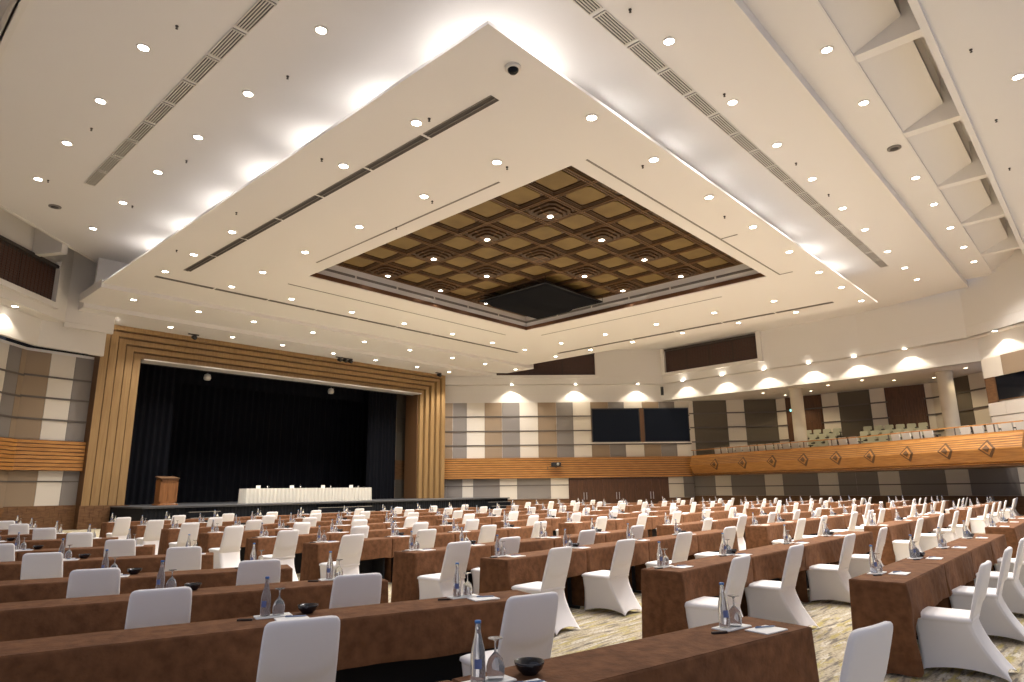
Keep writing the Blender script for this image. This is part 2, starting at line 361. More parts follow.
b.build('frame', ['blackplastic'], t)
for p in ((cx0,cy0),(cx1,cy0),(cx0+.1,cy1),(cx1,cy1)):
    b = MB(); b.tube((*p,10.56),(*p,10.9),.012,6); b.build('wire', ['blackplastic'], t)

# ------------------------------------------------------------------ upper fascias with louvers
def ring_wall(name, path, z0, z1, mats, thick=.18, extra=None):
    b = MB()
    for A, B in zip(path, path[1:]):
        T = WFR(B, A); L_ = seglen(A, B); b.box(-.04, L_+.04, -thick, 0, z0, z1, 0, T=T)
        for zz in (z0+.55,): b.box(0, L_, 0, .012, zz, zz+.02, 1, T=T)
    if extra: extra(b)
    return struct(b.build(name, mats))
# WF normal must face the hall: for the right-hand path walked from stage to camera, use reversed segments
def louver(b, T, s0, s1, z0, z1, bays):
    b.box(s0, s1, -.02, .006, z0, z1, 3, T=T); b.box(s0-.1, s1+.2, .0, .16, z1-.02, z1+.10, 3, T=T)
    w = (s1-s0)/bays
    for k in range(bays):
        a0, a1 = s0+k*w+.06, s0+(k+1)*w-.06
        m_ = int((z1-z0-.1)/.10)
        for q in range(m_): b.box(a0, a1, .0, .035, z0+.06+q*.10, z0+.06+q*.10+.05, 2, T=T)
        n_ = max(2, int(w/.22))
        for q in range(n_+1): b.box(a0+(a1-a0)*q/n_-.012, a0+(a1-a0)*q/n_+.012, .03, .05, z0, z1, 2, T=T)
    for zz0, zz1 in ((z0-.22, z0), ): b.box(s0-.3, s1+.3, -.02, .22, zz0, zz1, 0, T=T)
    b.box(s0-.3, s0, -.02, .22, z0, z1+.3, 0, T=T); b.box(s1, s1+.3, -.02, .22, z0, z1+.3, 0, T=T)
def ex(b):
    T1 = WFR(F1[1], F1[0]); L1 = seglen(F1[0], F1[1])
    louver(b, T1, L1-11.45, L1-4.1, 9.75, 11.35, 3)
    T2 = WFR(F1[2], F1[1]); L2 = seglen(F1[1], F1[2])
    louver(b, T2, L2-7.55, L2-.35, 9.85, 11.5, 4)
ring_wall('trim_2', F1, 9.1, 13.3, ['fascia','pale','louver','slot'], extra=ex)
def ex2(b):
    for A1, B1, A2, B2 in zip(F1, F1[1:], F2, F2[1:]):
        k = len(b.v); b.v += [(*A1, 9.1), (*B1, 9.1), (*B2, 9.1), (*A2, 9.1)]; b.face([k, k+1, k+2, k+3], 0)
        k = len(b.v); b.v += [(*A1, 9.16), (*B1, 9.16), (*B2, 9.16), (*A2, 9.16)]; b.face([k+3, k+2, k+1, k], 0)
ring_wall('trim_3', F2, 7.86, 9.15, ['fascia','pale'], extra=ex2)
# left side
G1 = [(-.6,24.6),(2.0,27.2),(7.2,32.4),(7.75,33.0)]
b = MB(); T = WF((-1.6,24.9),(7.3,33.8)); L_ = seglen((-1.6,24.9),(7.3,33.8))
b.box(-1, L_, -.18, 0, 9.1, 12.5, 0, T=T); louver(b, T, 5.0, L_-1.1, 9.7, 11.25, 3)
T = WF((7.3,33.8),(9.3,33.9)); b.box(0, 2.0, -.18, 0, 8.9, 12.5, 0, T=T)
struct(b.build('trim_4', ['fascia','pale','louver','slot']))
G2a, G2b, G2c = (-5,22.7), (6.5,34.1), (9.2,34.7)
b = MB()
for A, B in ((G2a, G2b), (G2b, G2c)):
    T = WF(A, B); b.box(-.04, seglen(A, B)+.04, -.18, 0, 7.94, 9.2, 0, T=T)
k = len(b.v); b.v += [(-6,20.8,9.12),(7.3,33.75,9.12),(9.3,33.9,9.12),(9.3,35,9.12),(6.3,35,9.12),(-6,23,9.12)]; b.face([k,k+1,k+2,k+3,k+4,k+5], 0)
struct(b.build('trim_5', ['fascia']))

# wall-wash lights
WASH = [(35.25,32.35),(38.6,29.0),(41.9,25.7),(42.98,22.6),(42.8,19.5),(42.64,16.5),(42.54,13.6),(42.42,10.9),(41.95,8.1),(40.25,3.7)]
for k, (x, y) in enumerate(WASH):
    o = link('wall_wash_light', dlm, None, (x, y, 9.1)); tag(o, f'small wash light in the fascia ledge, {ORD[k]} from the stage along right side', 'ceiling light', 'wash lights along the right fascia ledge')
o = link('wall_wash_light', dlm, None, (5.2, 32.3, 9.12)); tag(o, 'small wash light in the ledge under the left louvers', 'ceiling light')

# ------------------------------------------------------------------ panelled walls
def panel_wall(name, A, B, ups, lows, zt, rails, zb1, zb0, zr, zd, band=True, doors=None, band_s=None, s0=0):
    """ups/lows: list of (s_end, colour index 1 cream 2 tan 3 grey)"""
    T = WFR(B, A); L_ = seglen(A, B)
    def bx(b, s_, e_, n0, n1, z0, z1, mi): b.box(L_-e_, L_-s_, n0, n1, z0, z1, mi, T=T)
    b = MB(); bx(b, 0, L_, -.2, 0, 0, zt+.1, 0)
    zz = [zt]+rails+[zb1]
    p = s0
    for e_, mi in ups:
        for q in range(len(zz)-1): bx(b, p+.008, e_-.008, 0, .03, zz[q+1]+.03, zz[q]-.03, mi)
        p = e_
    for z_ in rails: bx(b, s0, L_, .0, .07, z_-.045, z_+.035, 4)
    p = s0
    for e_, mi in lows:
        if mi is not None:
            bx(b, p+.008, e_-.008, 0, .03, zd+.02, zr-.02, mi); bx(b, p+.008, e_-.008, 0, .03, zr+.03, zb0, mi)
            bx(b, p, e_, 0, .05, zr-.03, zr+.03, 4); bx(b, p, e_, 0, .045, 0, zd, 5); bx(b, p, e_, 0, .07, zd-.05, zd, 5)
        p = e_
    o = struct(b.build(name, ['fascia','pw','pt','pg','rail','dado']))
    if band:
        b = MB(); h = zb1-zb0; bs, be = band_s or (0, L_)
        bx(b, bs, be, 0, .24, zb0, zb1, 1)
        for k in range(9): bx(b, bs, be, .24, .275, zb0+h*k/9+.025, zb0+h*(k+1)/9-.025, 0)
        bx(b, bs, be, .2, .30, zb1, zb1+.04, 0)
        struct(b.build('trim_6', ['band','framedk']))
    return T, L_
D0, D1 = (32,36.3), (45,23.3)
U = [.73,1.77,3.06,4.35,5.67,7.0,8.38,9.64,10.94,12.28,13.48,14.83,16.1,17.3]
cyc = [2,3,1]
ups = [(U[0],2),(U[1],3),(U[2],1)]+[(U[k], cyc[k % 3]) for k in range(3, 14)]+[(18.38,1)]
lows = [(.28,3),(1.46,3),(2.22,1),(4.16,3),(5.39,1),(7.86,3),(9.15,1),(16.48,None),(17.6,1),(18.38,3)]
TD, LD = panel_wall('wall_right_front', D0, D1, ups, lows, 7.84, [6.78,5.71,4.68], 3.71, 2.28, 1.79, .81)
def bxD(b, s_, e_, n0, n1, z0, z1, mi=0): b.box(LD-e_, LD-s_, n0, n1, z0, z1, mi, T=TD)
# control booth windows
for k, (s0, s1) in enumerate(((11.0, 14.6), (14.9, 18.3))):
    b = MB()
    bxD(b, s0, s1, .03, .10, 4.82, 7.33, 1); bxD(b, s0+.07, s1-.07, .10, .11, 4.9, 7.25, 0)
    bxD(b, s0-.1, s1+.1, .03, .16, 4.74, 4.82, 2)
    if k == 0: bxD(b, s1, s1+.3, .03, .15, 4.82, 7.33, 3)
    struct(b.build(f'window_{k+1}', ['dglass','blackplastic','pale','framedk']))
# three double doors under the booth
for k, (s0, s1) in enumerate(((9.15, 11.5), (11.5, 13.9), (13.9, 16.48))):
    t = link(f'door_{k+1}', None); struct(t)
    b = MB(); bxD(b, s0, s1, 0, .08, 0, 2.27, 0); b.build('door_frame', ['door'], t)
    mid = (s0+s1)/2
    for q, (a0, a1) in enumerate(((s0+.12, mid-.01), (mid+.01, s1-.12))):
        b = MB(); bxD(b, a0, a1, .08, .12, .01, 2.14, 0)
        for (z0, z1) in ((.15,.55),(.65,1.0),(1.1,1.55),(1.65,2.02)):
            for (w0, w1) in ((a0+.1, (a0+a1)/2-.04), ((a0+a1)/2+.04, a1-.1)): bxD(b, w0, w1, .12, .14, z0, z1, 0)
        leaf = b.build('door_leaf', ['door'], t)
        b = MB(); hs = mid+(-.1 if q == 0 else .1); bxD(b, hs-.02, hs+.02, .16, .19, .75, 1.25, 0); bxD(b, hs-.015, hs+.015, .12, .17, .78, .82, 0); bxD(b, hs-.015, hs+.015, .12, .17, 1.18, 1.22, 0)
        b.build('pull_handle', ['chrome'], leaf)
# projector on the band, speaker on the fascia
t = empty('projector', TD((LD-8.2, 0, 3.0)), 0, 'small black projector on a bracket fixed to the honey wood band', 'projector')
t.rotation_euler = (0, 0, R(-45))
b = MB(); b.bevbox(-.35, .35, -.85, -.45, .12, .38, .04); b.build('body', ['blackplastic'], t)
b = MB(); b.tube((.12,-.86,.25),(.12,-.93,.25),.10,14); b.build('lens', ['chrome'], t)
b = MB(); b.box(-.5, .5, -.8, -.5, .06, .10); b.box(-.05, .05, -.6, -.26, .02, .08); b.box(-.62,-.58,-.7,-.6,-.15,.1); b.build('bracket', ['blackplastic'], t)
t = empty('wall_speaker', (43.1, 24.35, 8.2), R(-65), 'slim black loudspeaker mounted on the cream fascia above the booth windows', 'speaker')
b = MB(); b.bevbox(-.1, .1, -.28, -.06, 0, .62, .02); b.build('cabinet', ['blackplastic'], t)
b = MB(); b.box(-.02, .02, -.08, .25, .25, .33); b.build('bracket', ['blackplastic'], t)

# left wall beside the stage
LS0, LS1 = (9.3,36.0), (6.4,35.5)
def panel_left(name, A, B, ups, lows, zt, rails, zb1, zb0, zr, zd):
    T = WF(A, B); b = MB(); L_ = seglen(A, B)
    def bx(s_, e_, n0, n1, z0, z1, mi, bb=None): (bb or b).box(s_, e_, n0, n1, z0, z1, mi, T=T)
    bx(0, L_, -.2, 0, 0, zt+.1, 0); zz = [zt]+rails+[zb1]; p = 0
    for e_, mi in ups:
        for q in range(len(zz)-1): bx(p+.008, e_-.008, 0, .03, zz[q+1]+.03, zz[q]-.03, mi)
        p = e_
    for z_ in rails: bx(0, L_, 0, .07, z_-.045, z_+.035, 4)
    p = 0
    for e_, mi in lows: bx(p+.008, e_-.008, 0, .03, zd, zr-.02, mi); bx(p+.008, e_-.008, 0, .03, zr+.03, zb0, mi); p = e_
    bx(0, L_, 0, .05, zr-.03, zr+.03, 4); bx(0, L_, 0, .06, 0, zd, 5)
    k = 0
    for q in range(4):
        for r_ in range(int(L_/.36)): bx(r_*.36+(q % 2)*.16+.01, r_*.36+.33+(q % 2)*.16, .06, .072, q*zd/4+.01, (q+1)*zd/4-.01, 5)
    struct(b.build(name, ['fascia','pw','pt','pg','rail','dado']))
    b = MB(); h = zb1-zb0; b.box(0, L_+.1, 0, .22, zb0, zb1, 1, T=T)
    for k in range(8): b.box(0, L_+.1, .22, .24, zb0+h*k/8+.02, zb0+h*(k+1)/8-.02, 0, T=T)
    struct(b.build('trim_7', ['band','framedk']))
LL = seglen((-5,23.8), LS1)
panel_left('wall_left', (-5,23.8), LS1, [(LL-5.5,3),(LL-4.6,1),(LL-3.3,2),(LL-2.4,3),(LL-1.15,1),(LL-.35,3),(LL,2)], [(LL-2,3),(LL-.6,3),(LL,2)], 7.97, [6.8,5.85,4.9], 3.97, 2.6, 2.15, 1.05)
panel_left('wall_stage_left', LS1, LS0, [(1.0,2),(2.03,1),(2.94,3)], [(1.15,2),(2.15,1),(2.94,3)], 7.97, [6.85,5.89,4.91], 3.97, 2.62, 2.15, 1.09)

# ------------------------------------------------------------------ proscenium frame, stage, drapes
FX0, FX1, FZ = 9.30, 31.5, 9.72
OXa, OXb, OZ = 11.38, 29.62, 8.24
n = 5
b = MB()
for k in range(n):
    a0 = FX0+(OXa-FX0)*k/n; a1 = FX0+(OXa-FX0)*(k+1)/n; c0 = FX1-(FX1-OXb)*k/n; c1 = FX1-(FX1-OXb)*(k+1)/n
    t0 = FZ-(FZ-OZ)*k/n; t1 = FZ-(FZ-OZ)*(k+1)/n; y = 35.5+.16*k
    b.box(a0, a1-.08, y, 36.9, 0, t0, 0); b.box(c1+.08, c0, y, 36.9, 0, t0, 0); b.box(a1-.08, c1+.08, y, 36.9, t1+.07, t0, 0)
    b.box(a1-.08, a1, y+.22, 36.9, 0, t1+.07, 1); b.box(c1, c1+.08, y+.22, 36.9, 0, t1+.07, 1); b.box(a1, c1, y+.22, 36.9, t1, t1+.07, 1)
struct(b.build('trim_8', ['frame','framedk']))
b = MB(); b.prism([(9.15,36.2),(FX0,35.5),(FX0,36.9),(9.15,36.9)], 0, FZ, 0); b.box(FX0-.06, OXa-.2, 35.42, 35.5, 0, 1.05, 1)
for q in range(4):
    for r_ in range(5): b.box(FX0+r_*.38+(q % 2)*.15, FX0+r_*.38+.34+(q % 2)*.15, 35.405, 35.42, q*.26+.01, q*.26+.25, 1)
struct(b.build('trim_9', ['framedk','dado']))
b = MB(); b.box(OXa, OXb, 35.9, 36.9, OZ-.02, OZ+.04, 0); b.box(FX0, FX1+1, 36.9, 37.1, 8.2, 12, 1); struct(b.build('trim_10', ['pale','black']))
# stage house shell
b = MB(); b.box(6, 37, 43, 43.2, 0, 12); b.box(5.8, 6, 36.9, 43.2, 0, 12); b.box(37, 37.2, 36.9, 43.2, 0, 12); b.box(5.8, 37.2, 36.9, 43.2, 10.5, 10.7); b.box(6, FX0, 36.9, 37.0, 0, 12); b.box(FX1, 37, 36.9, 37.0, 0, 12)
struct(b.build('wall_stage_back', ['black']))
b = MB()
T = lambda p: p
zz = [1.0, 1.8, 2.3, 3.7, 4.7, 5.7, 6.8, 8.0]
for k in range(7):
    for q, (x0, x1) in enumerate(((29.0, 29.55), (29.55, 30.6))):
        mi = 3 if k == 2 else (0 if q == 0 and k in (0,3,5) else (1 if q == 0 else 2)); b.box(x0+.01, x1-.01, 38.6, 38.7, zz[k]+.02, zz[k+1]-.02, mi)
b.box(28.9, 31, 38.7, 38.8, 1, 9, 2); struct(b.build('wall_stage_wing', ['pt','pg','pd','dado']))
b = MB(); b.box(OXb-.05, OXb+.0, 36.3, 37.6, 1, OZ, 0); struct(b.build('trim_11', ['framedk']))
# stage platform
t = empty('stage_platform', (0,0,0), 0, 'low black skirted stage platform in front of the tall wooden frame', 'stage')
b = MB(); b.prism([(10.45,31.0),(33.3,31.0),(33.3,34.6),(32.1,35.35),(10.45,35.35)], .94, 1.0); b.box(10.4, 33.35, 30.93, 31.0, .93, 1.005); b.build('deck', ['stagetop'], t)
b = MB(); 
pts = []
for i in range(500): s = i/499; pts.append((10.47+22.75*s, 31.03+.018*math.sin(i*1.7)+.01*math.sin(i*.7)))
b.rings([[(*p, 0.01) for p in pts], [(*p, .94) for p in pts]], 0, True, closed=False)
b.box(10.47, 10.53, 31.03, 35.3, 0, .94); b.box(33.2, 33.26, 31.03, 34.6, 0, .94); b.build('skirt', ['skirtblack'], t)
def steps(x0, x1, lab):
    t = empty('stage_steps', (x0, 30.9, 0), 0, lab, 'steps', 'stage steps')
    b = MB(); w = x1-x0
    for k in range(3): b.box(0, w, -.3*(3-k), 0, .25*k, .25*(k+1)-.02, 0)
    b.build('treads', ['skirtblack'], t)
    for k in range(3):
        b = MB(); b.box(0, w, -.3*(3-k)-.01, -.3*(3-k)+.05, .25*(k+1)-.02, .25*(k+1)+.004, 0); b.build('nosing', ['vent'], t)
steps(12.2, 13.6, 'black stage steps in front of the lectern end')
steps(18.6, 21.9, 'black stage steps with grey nosings below the white skirted table')
steps(31.0, 33.1, 'black stage steps with grey nosings at the right stage end')
b = MB(); b.box(OXa, OXb, 35.36, 37.1, .90, 1.0); b.box(6.01, 36.99, 37.1, 42.99, .90, 1.0); struct(b.build('floor', ['stagetop']))
# drapes
def curtain(label, x0, x1, y, z0, z1, amp, lam, mk='drape'):
    b = MB(); n = int((x1-x0)/lam*8); rows = []
    ph = random.random()*6
    def yy(x, z): return y + amp*(math.sin(2*PI*x/lam+ph)+.4*math.sin(2*PI*x/lam*.37+1+ph))*(.75+.25*(1-z))
    for j in range(3): rows.append([(x0+(x1-x0)*i/n, yy(x0+(x1-x0)*i/n, j/2), z0+(z1-z0)*j/2) for i in range(n+1)])
    b.rings(rows, 0, True, closed=False); b.rings([[(p[0], p[1]+.03, p[2]) for p in r_] for r_ in rows], 0, True, closed=False)
    return tag(b.build('stage_curtain', [mk]), label, 'curtain', 'black stage curtains')
curtain('wide black backdrop curtain across the rear of the stage', 9, 33, 41.6, 1.0, 9.4, .07, .42)
curtain('black pleated side curtain at the right of the stage', 26.6, 29.0, 38.0, 1.0, 9.0, .07, .30)
curtain('black pleated side curtain at the left of the stage', 10.8, 13.9, 38.2, 1.0, 9.0, .07, .34)
curtain('short black curtain border hanging across top of stage', 9.5, 31, 39.0, 7.7, 9.6, .05, .5)
for k, (x, y) in enumerate(((15.35, 37.7), (23.4, 37.7))):
    t = empty('stage_lamp', (x, y, 7.85), 0, ('round pale stage lamp above the lectern end', 'round pale stage lamp above the right table end')[k], 'stage light', 'stage lamps')
    b = MB(); b.lathe([(.16, 0), (.20, .1), (.16, .3), (.03, .36)], 16); b.build('lamp_body', ['pale'], t)
    b = MB(); b.tube((0,0,.3),(0,0,1.5),.02,6); b.build('hanger', ['blackplastic'], t)
    b = MB(); b.lathe([(.14,-.012),(.14,0)], 16); b.build('lamp_lens', ['pale'], t)
# lectern
t = empty('lectern', (12.62, 34.6, 1.0), 0, 'tall brown wooden lectern standing on the stage at left', 'lectern')
b = MB(); b.box(-.40, .40, -.3, .3, .06, 1.24); b.box(-.41,-.34,-.325,-.3,.06,1.24,0); b.box(.34,.41,-.325,-.3,.06,1.24,0); b.box(-.41,.41,-.325,-.3,1.1,1.24); b.box(-.41,.41,-.325,-.3,.06,.18); b.box(-.035,.035,-.32,-.3,.1,1.2); b.build('body', ['lectern'], t)
b = MB(); b.bevbox(-.46, .46, -.38, .38, 0, .07, .015); b.build('plinth', ['lectern'], t)
b = MB(); k = len(b.v)
for z in (0, .05):
    b.v += [(-.44,-.38,1.24+z),(.44,-.38,1.24+z),(.44,.38,1.34+z*1),(-.44,.38,1.34+z)]
for q in ((0,3,2,1),(4,5,6,7),(0,1,5,4),(1,2,6,5),(2,3,7,6),(3,0,4,7)): b.face([k+i for i in q])
b.box(-.40,.40,.0,.3,1.2,1.33); b.build('sloping_top', ['framedk'], t)
# head table on the stage: four cloth covered tables under one pleated skirt
t = empty('head_table', (15.95, 33.15, 1.0), 0, 'long stage table with cream cloth and pleated skirt', 'table')
b = MB(); b.bevbox(0, 7.70, 0, .75, .72, .75, .01); b.build('tabletop', ['cream'], t)
b = MB(); per = []
N = 620
for i in range(N):
    s = i/N*(2*(7.70+.75))
    if s < 7.70: p = (s, 0); nn = (0,-1)
    elif s < 8.45: p = (7.70, s-7.70); nn = (1,0)
    elif s < 16.15: p = (7.70-(s-8.45), .75); nn = (0,1)
    else: p = (0, .75-(s-16.15)); nn = (-1,0)
    w = .028*(math.sin(s*2*PI/.22)+.4*math.sin(s*2*PI/.073)); per.append((p, nn, w))
b.rings([[(p[0]+nn[0]*(.03+w*1.3), p[1]+nn[1]*(.03+w*1.3), .01) for p, nn, w in per], [(p[0]+nn[0]*(.012+w*.5), p[1]+nn[1]*(.012+w*.5), .70) for p, nn, w in per], [(p[0]+nn[0]*.01, p[1]+nn[1]*.01, .752) for p, nn, w in per]], 0, True)
b.build('pleated_skirt', ['cream'], t)
b = MB(); b.box(-.11,.11,0,.004,0,.15); b.box(-.11,.11,-.05,-.046,0,.15); b.box(-.11,.11,-.05,.004,.148,.152); cardm = b.mesh('name_card', ['paper'])
b = MB(); b.lathe([(.033,0),(.036,.04),(.03,.09),(.006,.11),(.006,.15),(.03,.16)], 12); gobm_s = b.mesh('stage_glass', ['glass'])
for k, x in enumerate((.95, 2.85, 4.75, 6.6)):
    tag(link('name_card', cardm, None, (15.9+x-.2, 33.3, 1.752)), f'cream folded name card on the stage table, {ORD[k]} from the left', 'name card', 'name cards on the stage table')
    o = link('stage_glass', gobm_s, None, (15.9+x+.35, 33.35, 1.752)); o.name = 'water_glass'; tag(o, f'clear upturned glass on the stage table, {ORD[k]} from the left', 'glass', 'glasses on the stage table')
# black fixtures on the soffit in front of the frame
for k, (x, w) in enumerate(((13.3, .22), (22.5, .55), (30.3, .2))):
    t = empty('track_projector', (x, 34.9, 9.72), 0, ('small black theatre light on the soffit over the left of the stage', 'triple black theatre light on the soffit above the stage table', 'small black theatre light on the soffit at the right frame corner')[k], 'stage light', 'black theatre lights on the soffit')
    t.name = 'theatre_light'
    b = MB(); b.box(-w-.05, w+.05, -.04, .04, -.05, 0); b.build('mounting_bar', ['blackplastic'], t)
    for q in range(3 if k == 1 else 1):
        xx = (q-1)*.38 if k == 1 else 0
        b = MB(); b.tube((xx,.1,-.14),(xx,-.22,-.22),.09,12,r2=.12); b.tube((xx,0,-.05),(xx,0,-.16),.02,6); b.build('lamp_head', ['blackplastic'], t)

# ------------------------------------------------------------------ balcony at the right
RW = [(45,23.3),(48.8,18.3),(48.6,8.2),(45.4,4.6),(41.3,4.45)]
b = MB()
def rearcells(A, B, cells, rails=(6.9,5.85,4.8), zt=7.86, zb=3.0):
    T = WFR(B, A); L_ = seglen(A, B); b.box(0, L_, -.2, 0, zb, zt+.3, 0, T=T); p = 0
    zz = [zt]+list(rails)+[zb]
    for e_, mi in cells:
        for q in range(len(zz)-1): b.box(L_-e_+.01, L_-p-.01, 0, .03, zz[q+1]+.02, zz[q]-.02, mi, T=T)
        p = e_
    for z_ in rails: b.box(0, L_, 0, .09, z_-.05, z_+.04, 4, T=T)
rearcells(RW[0], RW[1], [(.3,1),(2.76,3),(4.03,1),(6.28,3)])
rearcells(RW[1], RW[2], [(.1,3),(.77,1),(3.34,5),(4.42,1),(6.46,3),(7.36,1),(9.7,5),(10.1,1)])
rearcells(RW[2], RW[3], [(1.1,1),(3.05,3),(4.18,1),(4.82,3)])
struct(b.build('wall_balcony_rear', ['fascia','pw','pt','pd','rail','door']))
# balcony rear doors
T = WFR(RW[2], RW[1]); L_ = seglen(RW[1], RW[2])
for k, (s0, s1, z1) in enumerate(((.9, 3.2, 6.7), (7.5, 9.6, 7.0))):
    t = link(f'door_{k+4}', None); struct(t)
    b = MB(); b.box(L_-s1, L_-s0, .03, .12, 4.2, z1, 0, T=T); b.build('door_frame', ['door'], t)
    for q in range(2):
        a0 = L_-s1+.1+(s1-s0-.2)*q/2; a1 = a0+(s1-s0-.2)/2-.02
        b = MB(); b.box(a0, a1, .12, .15, 4.25, z1-.1, 0, T=T)
        for r_ in range(3): b.box(a0+.12, a1-.12, .15, .17, 4.45+r_*.75, 5.05+r_*.75, 0, T=T)
        lf = b.build('door_leaf', ['door'], t)
b = MB(); T = WFR(RW[2], RW[1]); b.box(L_-1.6, L_-1.1, .13, .2, 6.78, 6.98, 0, T=T); b.box(L_-1.57, L_-1.13, .2, .21, 6.8, 6.96, 1, T=T)
tag(b.build('exit_light', ['blackplastic','exit']), 'small glowing cyan exit light above the balcony door', 'exit sign')
# balcony soffit ceiling
b = MB(); b.prism([(43.5,24.7),(45.0,23.4),(49.0,18.4),(48.8,8.0),(45.6,4.3),(41.6,4.4),(42.85,10.5),(43.15,16)][::-1], 7.86, 8.0); struct(b.build('ceiling', ['fascia']))
bp_ = [(45.5,9.6),(43.9,11.0),(46.5,14.9),(47.2,16.9),(45.0,17.6),(46.2,7.6),(43.6,5.6),(44.6,13.2)]
b = MB(); b.lathe([(.09,-.015),(.11,-.02),(.13,-.015),(.13,0)], 14, 0, caps=False); b.lathe([(.09,-.015),(.09,0)], 14, 1); bdl = b.mesh('balcony_downlight', ['pale','wlamp'])
for k, p in enumerate(sorted(bp_, key=lambda q: math.atan2(q[0], q[1]))):
    tag(link('balcony_downlight', bdl, None, (*p, 7.86)), f'warm small downlight over the balcony seats, {ORD[k]} from the left', 'ceiling light', 'downlights over the balcony')
# columns
for k, (x, y) in enumerate(((44.45, 15.2), (44.2, 6.75))):
    b = MB(); b.lathe([(.42, 3.0), (.42, 3.15), (.40, 3.2), (.40, 7.7), (.44, 7.75), (.44, 7.86)], 28); o = b.build('round_column', ['column'])
    o.location = (x, y, 0); tag(o, ('pale round column on the balcony, the left one', 'pale round column on the balcony, the right one')[k], 'column', 'balcony columns')
# balcony floor (stepped) and parapet
PB = [(44.3,22.9),(39.7,10.5),(35.0,2.8)]
b = MB(); b.prism([(44.6,23.2),(48.9,18.4),(48.8,8.0),(45.5,4.5),(41.2,4.4),(36.5,.5),(35.2,2.9),(39.8,10.5),(44.4,22.9)][::-1], 2.30, 2.95)
for k in range(4):
    x = 44.6+.95*k; b.box(x, 48.7, 8.2-.5*0, 17.8-.0, 2.95, 3.3+.38*k)
struct(b.build('floor', ['dado']))
parts = []
for si, (A, B) in enumerate(zip(PB, PB[1:])):
    T = WFR(B, A); L_ = seglen(A, B); b = MB()
    prof = [(-.05,2.40),(-.12,2.46),(.0,2.5),(.34,3.02),(.34,3.06),(.10,3.68),(.10,3.76),(-.16,3.76),(-.16,2.40)]
    b.rings([[T((s, n_, z)) for n_, z in prof] for s in (-.0, L_+.0)], 0, caps=True)
    for q in range(5): 
        f0 = (q+.5)/6; b.rings([[T((s, .34-.24*f+.012*h, 3.06+.62*f)) for f, h in ((f0-.02,0),(f0-.01,1),(f0+.01,1),(f0+.02,0))] for s in (0, L_)], 1)
    o = struct(b.build('wall_balcony_front', ['band','framedk'])); parts.append((o, T, L_))
dia = [[2.46,5.01,7.41,9.73,11.92],[.95,3.29,5.44,7.48]]
for (o, T, L_), ss in zip(parts, dia):
    for s in ss:
        s = L_-s; b = MB()
        for h, mi, e in ((.40, 0, .03), (.28, 1, .05), (.17, 0, .075)):
            q = [(s-h, 3.05), (s, 3.05-h*.95), (s+h, 3.05), (s, 3.05+h)]
            def nn(z): return (.34-.4*max(0, z-3.06)+e) if z > 3.05 else (.34-.5*(3.05-z)+e)
            b.rings([[T((a, -.0, z)) for a, z in q], [T((a, nn(z), z)) for a, z in q]], mi, caps=True)
        b.build('diamond_ornament', ['framedk','band'], o)
t = empty('balcony_handrail', (0,0,0), 0, 'thin wooden handrail on posts along the balcony parapet top', 'handrail')
b = MB()
off = lambda p, d: (p[0]-d*.3, p[1]+d*.1)
for A, B in zip(PB, PB[1:]):
    T = WFR(B, A); L_ = seglen(A, B); b.box(-.02, L_+.02, .0, .08, 4.10, 4.15, 0, T=T)
b.build('top_rail', ['band'], t)
for A, B in zip(PB, PB[1:]):
    T = WFR(B, A); L_ = seglen(A, B)
    for q in range(int(L_/1.9)+1):
        b = MB(); s = L_-.15-q*1.9; b.box(s-.02, s+.02, .02, .06, 3.75, 4.10, T=T); b.build('post', ['rail'], t)
# theatre seats on the balcony
def theatre_seat(mk, name):
    b = MB()
    b.rings([[(-.25,-.10,.42),(.25,-.10,.42),(.25,-.03,.42),(-.25,-.03,.42)],[(-.25,-.16,.85),(.25,-.16,.85),(.25,-.08,.85),(-.25,-.08,.85)],[(-.21,-.17,.90),(.21,-.17,.90),(.21,-.10,.90),(-.21,-.10,.90)]], 0, caps=True)
    b.bevbox(-.24, .24, -.06, .40, .36, .46, .03, 0)
    for s in (-.28, .28): b.box(s-.03, s+.03, -.08, .32, .58, .63, 1); b.box(s-.02, s+.02, .05, .15, 0, .58, 1)
    return b.mesh(name, [mk, 'blackplastic'])
ts1, ts2 = theatre_seat('seatlite', 'auditorium_chair_front'), theatre_seat('seat', 'auditorium_chair_rear')
k = 0
for A, B in zip(PB, PB[1:]):
    T = WFR(B, A); L_ = seglen(A, B); ang = math.atan2(A[1]-B[1], A[0]-B[0]); s = 1.9
    while s < L_-.3:
        if not (k in (12, 13, 21, 22)):
            p = T((L_-s, -.7, 3.32)); tag(link('auditorium_chair', ts1, None, p, ang+PI), f'pale grey balcony chair, front row, {ORD[k]} from the left', 'chair', 'fixed chairs on the balcony')
        s += .66; k += 1
for row in range(4):
    x = 45.1+.95*row; q = 0
    for yy in [17.2-.64*i for i in range(14)]:
        if 12.4 < yy < 13.4 or (row > 0 and yy > 16.4) : continue
        tag(link('auditorium_chair', ts2, None, (x, yy, 3.3+.38*row), PI/2), f'pale green balcony chair, {("second","third","fourth","rear")[row]} row, {ORD[q]} from the left', 'chair', 'fixed chairs on the balcony'); q += 1
